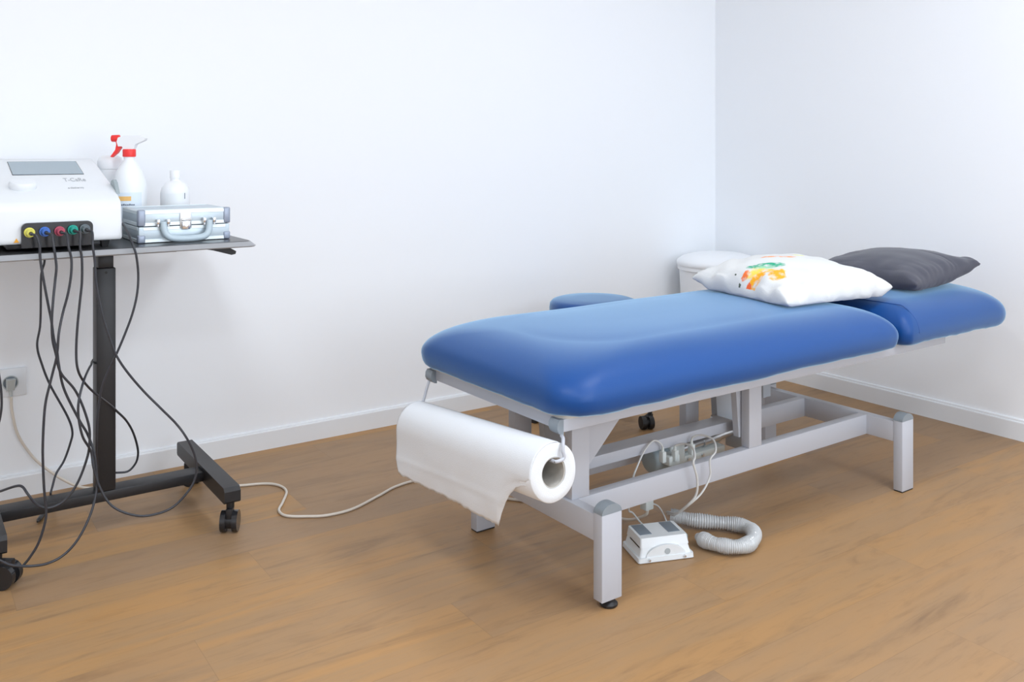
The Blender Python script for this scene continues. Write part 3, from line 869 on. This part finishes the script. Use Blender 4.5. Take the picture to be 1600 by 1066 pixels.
# ------------------------------------------------------------------ therapy device on the desk
dev = thing('therapy_device', 'white electrotherapy device with grey display and coloured cable sockets on the desk', 'medical device', (-1.03, 1.05, DZ1))
def vpart(name, bm, m, sm=40, parent=None):
    bmesh.ops.translate(bm, vec=(1.03, -1.05, -DZ1), verts=bm.verts[:])
    return obj(name, bm, m, parent or dev, sm)
VX0, VX1 = -1.205, -.848
DP = [(.988, .8345), (.984, .842), (.992, .922), (1.004, .940), (1.060, .965), (1.360, 1.042), (1.395, 1.049), (1.415, 1.045), (1.425, 1.02), (1.425, .8345)]
def wid(z): return .004 * max(0, (z - .94)) / .1
bm = bmesh.new()
A = [bm.verts.new((VX0 + wid(z), y, z)) for y, z in DP]; B = [bm.verts.new((VX1 - wid(z), y, z)) for y, z in DP]
n = len(DP)
for i in range(n): bm.faces.new((A[i], A[(i + 1) % n], B[(i + 1) % n], B[i]))
bm.faces.new(A[::-1]); bm.faces.new(B)
bm.normal_update()
vpart('casing', bevel_all(bm, .006, 3, 25), 'device', 40)
# sloped face frame
s0, s1 = Vector((0, 1.060, .965)), Vector((0, 1.360, 1.042))
sd = (s1 - s0).normalized(); sn = Vector((0, -sd.z, sd.y))
if sn.z < 0: sn = -sn
def slope_m(x, t):       # matrix: local x -> +X, local y -> up the slope, z -> outward
    p = s0 + sd * t
    m = Matrix.Identity(4)
    m.col[0] = (1, 0, 0, 0); m.col[1] = (0, sd.y, sd.z, 0); m.col[2] = (0, sn.y, sn.z, 0); m.col[3] = (x, p.y, p.z, 1)
    return m
bm = bmesh.new(); box(bm, -.0015, -.0015, 0, .1795, .1415, .0012, .0004, 1); bmesh.ops.transform(bm, matrix=slope_m(-1.084, .164), verts=bm.verts[:])
vpart('display_bezel', bm, 'gloss_black')
bm = bmesh.new(); box(bm, 0, 0, .0012, .178, .1380, .0018, .0002, 1); bmesh.ops.transform(bm, matrix=slope_m(-1.084, .164), verts=bm.verts[:])
vpart('display', bm, 'screen')
bm = bmesh.new(); lathe(bm, [(0, 0), (.032, 0), (.0335, .005), (.0335, .013), (.030, .018), (.020, .0195), (0, .020)], n=40)
bmesh.ops.transform(bm, matrix=slope_m(-1.073, .040), verts=bm.verts[:])
vpart('control_knob', bm, 'device')
def vtext(s, size, x, t, name, fx=1.0, fy=1.0):
    mtx = Matrix.Translation((1.03, -1.05, -DZ1)) @ slope_m(x, t) @ Matrix.Translation((0, 0, .0004)) @ Matrix.Diagonal((fx * .75, fy, 1, 1))
    return text_mesh(name, s, size, 'device_text', dev, mtx)
vtext('T-CaRe', .0240, -.966, .092, 'brand_text', 1.0, 2.0)
vtext('e-diathermy', .0110, -.966, .022, 'small_text', 1.0, 2.0)
# connector panel
bm = bmesh.new()
pp = rrect(-1.0895, -.9225, .826, .8895, (.004, .004, .014, .014), 6)
prism(bm, pp, .974, .9872)
vpart('socket_panel', bevel_all(bm, .0015, 1, 40), 'gloss_black', 40)
bm = bmesh.new(); box(bm, -1.12, 1.0, .822, -.90, 1.37, .8340, .002)
vpart('underside', bm, 'black')
for x, y in ((-1.16, 1.02), (-.888, 1.012), (-1.16, 1.38), (-.90, 1.38)):
    bm = bmesh.new()
    frust(bm, x - .008, x + .008, y - .008, y + .008, DZ1 + .0002, x - .012, x + .012, y - .012, y + .012, .8345, .003)
    vpart('foot', bm, 'rubber')
# warning triangle
bm = bmesh.new(); prism(bm, [(-1.1055, .8405), (-1.0935, .8405), (-1.0995, .8515)], .9825, .9840)
vpart('warning_label', bm, 'orange')
# dark applicator clip on the casing's side
bm = bmesh.new()
prism(bm, [(1.040, .955), (1.070, .985), (1.092, .993), (1.118, .988), (1.121, .977), (1.10, .968)], -.852, -.843, 'x')
vpart('applicator_clip', bevel_all(bm, .002, 2), 'motor')

# leads plugged into the device
JX = [(-1.0720, 'yellow', 'yellow'), (-1.0375, 'bluep', 'blue'), (-1.0030, 'redp', 'dusty red'), (-.9720, 'greenp', 'green'), (-.9435, 'greyp', 'grey')]
JZ = [.866, .8665, .8660, .8680, .8690]
LR = .0031
def lead(i, pts, label, plugmat):
    x, z = JX[i][0], JZ[i]
    r = .0036
    t = thing('device_lead', label, 'cable', (x, .9735, z), 0, 'leads plugged into the device')
    P = [(x, .938, z - .002), (x + .010, .922, z - .006), ] + pts
    bm = bmesh.new(); tube(bm, [(p[0] - x, p[1] - .9735, p[2] - z) for p in P], LR, 10, 8)
    obj('cable', bm, 'cable', t, 180)
    bm = bmesh.new()
    cyl(bm, (0, -.0002, 0), (0, -.010, 0), .0125, .0125, 28); cyl(bm, (0, -.010, 0), (0.001, -.026, -.001), .0100, .0085, 24)
    obj('plug', bevel_all(bm, .001, 2, 50), plugmat, t, 40)
    bm = bmesh.new(); cyl(bm, (.001, -.026, -.001), (.002, -.034, -.002), .005, .0042, 16)
    obj('strain_relief', bm, 'gloss_black', t, 40)
    return t
LEADS = [
    [(-1.0551, 0.917, 0.8346), (-1.0537, 0.917, 0.8009), (-1.0451, 0.917, 0.741), (-1.035, 0.917, 0.6807), (-1.0292, 0.917, 0.6479), (-1.0234, 0.917, 0.6006), (-1.0162, 0.917, 0.569), (-1.0118, 0.917, 0.5313), (-1.0001, 0.917, 0.4697), (-0.9661, 0.917, 0.3877), (-0.9451, 0.917, 0.3447), (-0.9311, 0.91, 0.2963), (-0.9259, 0.905, 0.2441), (-0.9268, 0.9, 0.2047), (-0.9429, 0.885, 0.1527), (-0.9735, 0.87, 0.1021), (-1.0076, 0.865, 0.071), (-1.0467, 0.86, 0.0608), (-1.0904, 0.855, 0.0679), (-1.1262, 0.85, 0.0823), (-1.1476, 0.85, 0.0986), (-1.174, 0.85, 0.1175)],
    [(-1.0246, 0.9085, 0.8335), (-1.0203, 0.9085, 0.8011), (-1.0188, 0.9085, 0.7768), (-1.0217, 0.9085, 0.7449), (-1.0274, 0.8985, 0.6986), (-1.0305, 0.8965, 0.6513), (-1.0288, 0.8985, 0.6028), (-1.0216, 0.8985, 0.5667), (-1.0104, 0.9005, 0.5167), (-0.9778, 0.9085, 0.4682), (-0.9585, 0.9085, 0.4228), (-0.9435, 0.9085, 0.3679), (-0.942, 0.9085, 0.3283), (-0.948, 0.9085, 0.2869), (-0.9704, 0.9085, 0.2277), (-1.0013, 0.9085, 0.189), (-1.0361, 0.9085, 0.1791), (-1.0618, 0.9085, 0.1929), (-1.0816, 0.9085, 0.2226), (-1.092, 0.9285, 0.2377), (-1.1064, 0.9385, 0.2392), (-1.138, 0.9585, 0.2271), (-1.1656, 0.9585, 0.222)],
    [(-0.9923, 0.9, 0.8323), (-0.9857, 0.9, 0.7995), (-0.9865, 0.9, 0.7592), (-0.9938, 0.9, 0.7113), (-1.0055, 0.9, 0.6641), (-1.0167, 0.882, 0.6201), (-1.0196, 0.882, 0.5807), (-1.022, 0.885, 0.5565), (-1.0285, 0.89, 0.5245), (-1.0357, 0.89, 0.4937), (-1.0443, 0.89, 0.4553), (-1.0488, 0.888, 0.4168), (-1.0516, 0.888, 0.354), (-1.0516, 0.888, 0.3065), (-1.0488, 0.888, 0.2346), (-1.0445, 0.888, 0.1829), (-1.0473, 0.888, 0.1503), (-1.0612, 0.89, 0.1039), (-1.0803, 0.895, 0.0706), (-1.0937, 0.9, 0.0533)],
    [(-0.9631, 0.917, 0.829), (-0.9586, 0.917, 0.796), (-0.9586, 0.917, 0.7386), (-0.9631, 0.917, 0.6899), (-0.9691, 0.917, 0.6251), (-0.972, 0.917, 0.5602), (-0.9691, 0.917, 0.5189), (-0.9554, 0.937, 0.485), (-0.9304, 0.977, 0.4478), (-0.903, 1.0, 0.4164), (-0.8647, 1.06, 0.374), (-0.8392, 1.09, 0.3432), (-0.8113, 1.12, 0.3078), (-0.7861, 1.15, 0.2611), (-0.7675, 1.18, 0.2051), (-0.7653, 1.19, 0.1739), (-0.7731, 1.195, 0.1515), (-0.7925, 1.195, 0.1367), (-0.8256, 1.195, 0.1397)],
    [(-0.937, 0.8935, 0.8295), (-0.9325, 0.8935, 0.7916), (-0.9295, 0.8935, 0.739), (-0.9219, 0.8935, 0.6892), (-0.9113, 0.8935, 0.6389), (-0.896, 0.8935, 0.5878), (-0.8806, 0.8935, 0.5429), (-0.8526, 0.8935, 0.4943), (-0.8131, 0.8935, 0.4399), (-0.7748, 0.885, 0.3936), (-0.7351, 0.88, 0.3456), (-0.7129, 0.87, 0.3101), (-0.6945, 0.87, 0.2707), (-0.6844, 0.87, 0.2309), (-0.6878, 0.87, 0.1938), (-0.7062, 0.87, 0.1616), (-0.7491, 0.87, 0.1268), (-0.8088, 0.87, 0.1202), (-0.8574, 0.87, 0.1364), (-0.897, 0.88, 0.1652), (-0.921, 0.89, 0.2115), (-0.9352, 0.895, 0.2653), (-0.9404, 0.9, 0.3058), (-0.9628, 0.8815, 0.3523), (-0.9724, 0.8815, 0.4056), (-0.9706, 0.8835, 0.4468), (-0.9547, 0.9135, 0.4849), (-0.9281, 1.0, 0.4951), (-0.9057, 1.1, 0.4826), (-0.887, 1.19, 0.4733), (-0.8615, 1.205, 0.4966), (-0.84, 1.21, 0.5078)],
    [(-0.8328, 1.08, 0.8656), (-0.8418, 1.01, 0.8743), (-0.84, 0.955, 0.854), (-0.8351, 0.917, 0.8229), (-0.8282, 0.912, 0.7959), (-0.8223, 0.917, 0.7442), (-0.8255, 0.917, 0.6937), (-0.8367, 0.917, 0.6441), (-0.8541, 0.917, 0.5955), (-0.8745, 0.917, 0.546), (-0.8932, 0.925, 0.5019), (-0.9077, 0.93, 0.4613), (-0.9145, 0.935, 0.4195), (-0.9183, 0.94, 0.3656), (-0.9163, 0.96, 0.2931), (-0.9042, 1.02, 0.2143), (-0.8903, 1.09, 0.1432)],
    [(-1.005, 1.22, 0.7743), (-1.0066, 1.22, 0.7564), (-1.0123, 1.22, 0.7353), (-1.0147, 1.22, 0.7068), (-1.0163, 1.22, 0.5905), (-1.0242, 1.22, 0.5287), (-1.0115, 1.22, 0.4716), (-0.9905, 1.22, 0.411), (-0.948, 1.22, 0.3192), (-0.9348, 1.22, 0.2732), (-0.9397, 1.22, 0.2412), (-0.9562, 1.22, 0.1934), (-0.9773, 1.21, 0.1644), (-0.9883, 1.2, 0.1337), (-0.9938, 1.195, 0.1097), (-0.9609, 1.3785, 0.012), (-0.9802, 1.375, 0.008), (-0.997, 1.3356, 0.008)],
    [(-1.1459, 1.1, 0.632), (-1.1342, 1.1, 0.5303), (-1.1269, 1.1, 0.479), (-1.1225, 1.1, 0.4364), (-1.1225, 1.1, 0.3945), (-1.1299, 1.1, 0.3538), (-1.1459, 1.1, 0.3148)]]
lead(0, LEADS[0], 'black lead with yellow plug, its tail sweeping low to the left desk foot', 'yellow')
lead(1, LEADS[1], 'black lead with blue plug, second socket from the left', 'bluep')
lead(2, LEADS[2], 'black lead with dusty red plug in the middle socket', 'redp')
lead(3, LEADS[3], 'black lead with green plug, fourth socket from the left', 'greenp')
lead(4, LEADS[4], 'black lead with grey plug, looping out to the right desk foot', 'greyp')
def loose(name, pts, label, cat='cable', m='cable', r=.0031, group=None):
    o = Vector(pts[-1])
    c = obj(name, tube(bmesh.new(), [Vector(p) - o for p in pts], r, 10, 8), m, None, 180)
    c.location = o
    return tag(c, label, cat, group)
loose('black_cable', LEADS[5], 'black cable draped over the desk edge between device and aluminium case')
k6 = thing('power_lead', 'black lead hanging behind the crossbar with its plug on the floor', 'cable', (0, 0, 0))
obj('cable', tube(bmesh.new(), LEADS[6], LR, 10, 8), 'cable', k6, 180)
bm = bmesh.new(); e0, e1 = Vector(LEADS[6][-1]), Vector(LEADS[6][-2]); dd = (e0 - e1).normalized(); dd.z = 0
tube(bm, [e0 - dd * .004, e0 + dd * .012, e0 + dd * .034, e0 + dd * .044], .0065, 12, 3, lambda i, n: (.0048, .0072, .0075, .0072, .0072, .0066, .006, .004, .0035, .003)[min(i, 9)])
obj('plug', bm, 'gloss_black', k6, 60)
loose('black_cable', [(-1.188, 1.10, .7955)] + LEADS[7] + [(-1.168, 1.10, .22), (-1.156, 1.10, .150), (-1.150, 1.104, .1362)], 'black cable hanging down from the desk at the far left edge by the socket')

# ------------------------------------------------------------------ aluminium case
KX0, KX1, KY0, KY1, KZ0, KZ1 = -.797, -.546, 1.030, 1.240, DZ1 + .001, .9065
case = thing('aluminium_case', 'small silver aluminium flight case with grey handle on the desk', 'case', ((KX0 + KX1) / 2, (KY0 + KY1) / 2, DZ1))
KC = Vector(((KX0 + KX1) / 2, (KY0 + KY1) / 2, DZ1))
def kpart(name, bm, m, sm=40, parent=None):
    bmesh.ops.translate(bm, vec=-KC, verts=bm.verts[:])
    return obj(name, bm, m, parent or case, sm)
KM = .862
kpart('lower_shell', bbox(KX0, KY0, KZ0, KX1, KY1, KM - .0008, .003), 'alu')
kpart('lid', bbox(KX0, KY0, KM + .0008, KX1, KY1, KZ1, .003), 'alu')
bm = bmesh.new()
for z in (KZ0 + .001, KM - .011, KM + .0012, KZ1 - .0105):
    box(bm, KX0 + .012, KY0 - .0012, z, KX1 - .012, KY0 + .001, z + .0095, .0005, 1)
    box(bm, KX0 - .0012, KY0 + .012, z, KX0 + .001, KY1 - .012, z + .0095, .0005, 1)
    box(bm, KX1 - .001, KY0 + .012, z, KX1 + .0012, KY1 - .012, z + .0095, .0005, 1)
for (a, b) in ((KY0 + .0005, KY0 + .0105), (KY1 - .0105, KY1 - .0005)):
    box(bm, KX0 + .012, a, KZ1 - .001, KX1 - .012, b, KZ1 + .0012, .0005, 1)
kpart('edge_trim', bm, 'alu_edge')
for (xa, xb, xc) in ((KX0 - .0022, KX0 + .018, 1), (KX1 - .018, KX1 + .0022, -1)):
    for (za, zb) in ((KZ0 - .0004, KZ0 + .022), (KM + .001, KZ1 + .0022)):
        kpart('corner_guard', bbox(xa, KY0 - .0026, za, xb, KY0 + .018, zb, .004, 3), 'alu_corner')
# latch
bm = bmesh.new(); box(bm, -.687, KY0 - .0036, .8535, -.655, KY0 - .0012, .8985, .001); kpart('latch_plate', bm, 'steel')
bm = bmesh.new(); box(bm, -.682, KY0 - .0085, .850, -.660, KY0 - .0037, .874, .0015); cyl(bm, (-.684, KY0 - .006, .878), (-.658, KY0 - .006, .878), .0030, n=12)
cyl(bm, (-.671, KY0 - .0085, .862), (-.671, KY0 - .0105, .862), .0045, n=16)
kpart('latch', bm, 'chrome')
# handle drooping in front
bm = bmesh.new()
hy = KY0 - .013
tube(bm, [(-.7345, hy, .874), (-.7335, hy - .003, .858), (-.729, hy - .008, .841), (-.716, hy - .012, .830), (-.690, hy - .013, .8262), (-.650, hy - .013, .8262), (-.626, hy - .012, .830), (-.613, hy - .008, .841), (-.6085, hy - .003, .858), (-.6075, hy, .874)], .0092, 14, 8)
kpart('handle', bm, 'handle_grey', 180)
for x in (-.7480, -.7210, -.6210, -.5940):
    bm = bmesh.new(); box(bm, x - .0045, KY0 - .018, .868, x + .0045, KY0 - .0012, .882, .002); cyl(bm, (x, KY0 - .012, .868), (x, KY0 - .012, .862), .004, n=14)
    kpart('handle_mount', bm, 'chrome')

# ------------------------------------------------------------------ bottles behind the case
def bottle_curve_plate(bm, r, z0, z1, a0, a1, n=14, extra=.0006):
    A = []
    for k in range(n + 1):
        a = a0 + (a1 - a0) * k / n
        A.append((bm.verts.new(((r + extra) * math.cos(a), (r + extra) * math.sin(a), z0)), bm.verts.new(((r + extra) * math.cos(a), (r + extra) * math.sin(a), z1))))
    for p, q in zip(A, A[1:]): bm.faces.new((p[0], q[0], q[1], p[1]))
    return bm
# direction from desk to viewer
sb = thing('spray_bottle', 'translucent white spray bottle with red trigger behind the aluminium case', 'spray bottle', (-.763, 1.312, DZ1))
sb.scale = (1, 1, 1.033)
obj('bottle_body', lathe(bmesh.new(), [(0, .0005), (.046, .0005), (.050, .006), (.050, .135), (.047, .160), (.036, .190), (.022, .212), (.016, .222), (.016, .232), (0, .232)], n=40), 'bottle', sb, 50)
obj('collar', lathe(bmesh.new(), [(0, .2315), (.0185, .2315), (.0190, .234), (.0190, .252), (.0175, .254), (0, .254)], n=32), 'red', sb, 40)
# local axis: nozzle points to the viewer's left
va = math.radians(145.4)     # direction of the nozzle in the XY plane
T = Matrix.Rotation(va, 4, 'Z')
bm = bmesh.new()
prism(bm, [(.030, .262), (.034, .276), (.030, .288), (.010, .294), (-.030, .294), (-.052, .286), (-.050, .280), (-.022, .268), (-.016, .2545), (.014, .2545), (.018, .262)], -.011, .011)
bevel_all(bm, .003, 2, 40); bmesh.ops.transform(bm, matrix=T, verts=bm.verts[:])
obj('spray_head', bm, 'bottle_white', sb, 40)
bm = bmesh.new(); cyl(bm, (.030, 0, .2855), (.053, 0, .2855), .0110, .0100, 20)
bmesh.ops.transform(bm, matrix=T, verts=bm.verts[:]); obj('nozzle', bevel_all(bm, .0012, 2, 50), 'red', sb, 40)
bm = bmesh.new()
prism(bm, [(.018, .284), (.040, .284), (.037, .268), (.040, .252), (.055, .232), (.050, .230), (.034, .243), (.025, .256), (.014, .266)], -.007, .007)
bevel_all(bm, .0012, 1, 40); bmesh.ops.transform(bm, matrix=T, verts=bm.verts[:]); obj('trigger', bm, 'red', sb, 40)
fa = math.radians(235.4)     # facing the viewer
obj('label_band', bottle_curve_plate(bmesh.new(), .050, .050, .128, fa - 1.15, fa + 1.15), 'label', sb, 60)
bm = bottle_curve_plate(bmesh.new(), .0504, .104, .117, fa - .35, fa + .50)
obj('label_stripe', bm, 'label_or', sb, 60)
bm = bmesh.new()
for k in range(12):
    a = fa - .60 + k * .11
    bottle_curve_plate(bm, .0504, .0905, .0905 + (.0036 if k % 3 else .0050), a, a + .085, 2)
obj('label_text', bm, 'ink', sb, 60)

wb = thing('lotion_bottle', 'plain white round-shouldered bottle behind the right half of the case', 'bottle', (-.626, 1.320, DZ1))
obj('bottle_body', lathe(bmesh.new(), [(0, .0005), (.040, .0005), (.044, .005), (.044, .125), (.040, .142), (.028, .156), (.015, .163), (.014, .172), (0, .172)], n=40), 'bottle_white', wb, 50)
obj('cap', lathe(bmesh.new(), [(0, .1715), (.0165, .1715), (.0165, .194), (.015, .196), (0, .196)], n=28), 'bottle_white', wb, 40)
bm = bottle_curve_plate(bmesh.new(), .044, .085, .125, fa - .35, fa + 1.0)
obj('label_band', bm, 'bottle', wb, 60)
bm = bottle_curve_plate(bmesh.new(), .0443, .108, .126, fa + 1.0, fa + 1.06, 2)
obj('label_mark', bm, 'ink', wb, 60)

jar = thing('lidded_jar', 'white jar with domed lid half hidden behind the therapy device', 'jar', (-.800, 1.402, DZ1))
obj('jar_body', lathe(bmesh.new(), [(0, .0005), (.033, .0005), (.036, .005), (.036, .200), (0, .200)], n=36), 'bottle_white', jar, 40)
obj('lid', lathe(bmesh.new(), [(0, .2005), (.036, .2005), (.037, .205), (.037, .225), (.033, .236), (.020, .243), (0, .245)], n=36), 'bottle_white', jar, 50)

# ------------------------------------------------------------------ wall socket and power cord
so = thing('wall_socket', 'white square power socket on the back wall left of the desk column', 'socket', (-1.0555, YW1, .358))
bm = bmesh.new(); box(bm, -.043, -.009, -.043, .043, -.0002, .043, .002); obj('cover_plate', bm, 'socket', so, 40)
bm = bmesh.new(); lathe(bm, [(.0195, 0), (.0215, .0005), (.0225, .002), (.0225, .0035), (.0195, .0035)], n=40)
bmesh.ops.transform(bm, matrix=Matrix.Translation((-.002, -.009, 0)) @ Matrix.Rotation(PI / 2, 4, 'X'), verts=bm.verts[:]); obj('socket_ring', bm, 'plug', so, 40)
bm = bmesh.new(); cyl(bm, (-.002, -.0092, 0), (-.002, -.0096, 0), .0193, n=40); obj('socket_well', bm, 'pedal_grey', so, 40)
cord = thing('mains_cable', 'cream power cord running from the wall socket over the floor to the table', 'power cord', (-1.0575, YW1 - .0135, .358))
CO = Vector((-1.0575, YW1 - .0135, .358))
bm = bmesh.new()
frust(bm, -.011, .011, -.009, .012, -.022, -.013, .013, -.026, .002, .014, .004)
obj('plug', bevel_all(bm, .002, 2, 40), 'plug', cord, 40)
cyl_ = bmesh.new()
tube(cyl_, [(0, .001, -.021), (.001, .002, -.030), (.002, .003, -.042)], .0052, 12, 4, lambda i, n: .0055 - .0015 * i / n + (.0006 if i % 2 else 0))
obj('strain_relief', cyl_, 'plug', cord, 40)
CORD = [(-1.0555, 1.5475, .316), (-1.0530, 1.545, .270), (-1.0380, 1.540, .198), (-1.000, 1.536, .127), (-.964, 1.530, .084), (-.912, 1.518, .038), (-.860, 1.500, .010), (-.79, 1.475, .0045),
        (-.70, 1.450, .0045), (-.60, 1.440, .0045), (-.535, 1.405, .0045), (-.520, 1.350, .0045), (-.512, 1.290, .0045), (-.445, 1.2520, .0045), (-.372, 1.222, .0045), (-.340, 1.178, .0045), (-.340, 1.118, .0045), (-.380, 1.043, .0045), (-.412, .988, .0045), (-.408, .938, .0045), (-.360, .900, .0045), (-.308, .874, .0045), (-.228, .8745, .0045), (-.122, .921, .0045), (-.034, .963, .0045), (.05, .962, .0045), (.12, .86, .0045), (.160, .745, .0045), (.205, .668, .0045), (.30, .55, .0045), (.36, .42, .0045), (.372, .32, .02), (.380, .262, .050), (.384, .254, .0655)]
obj('cord', tube(bmesh.new(), [Vector(p) - CO for p in CORD], .0040, 10, 8), 'cable_white', cord, 180)
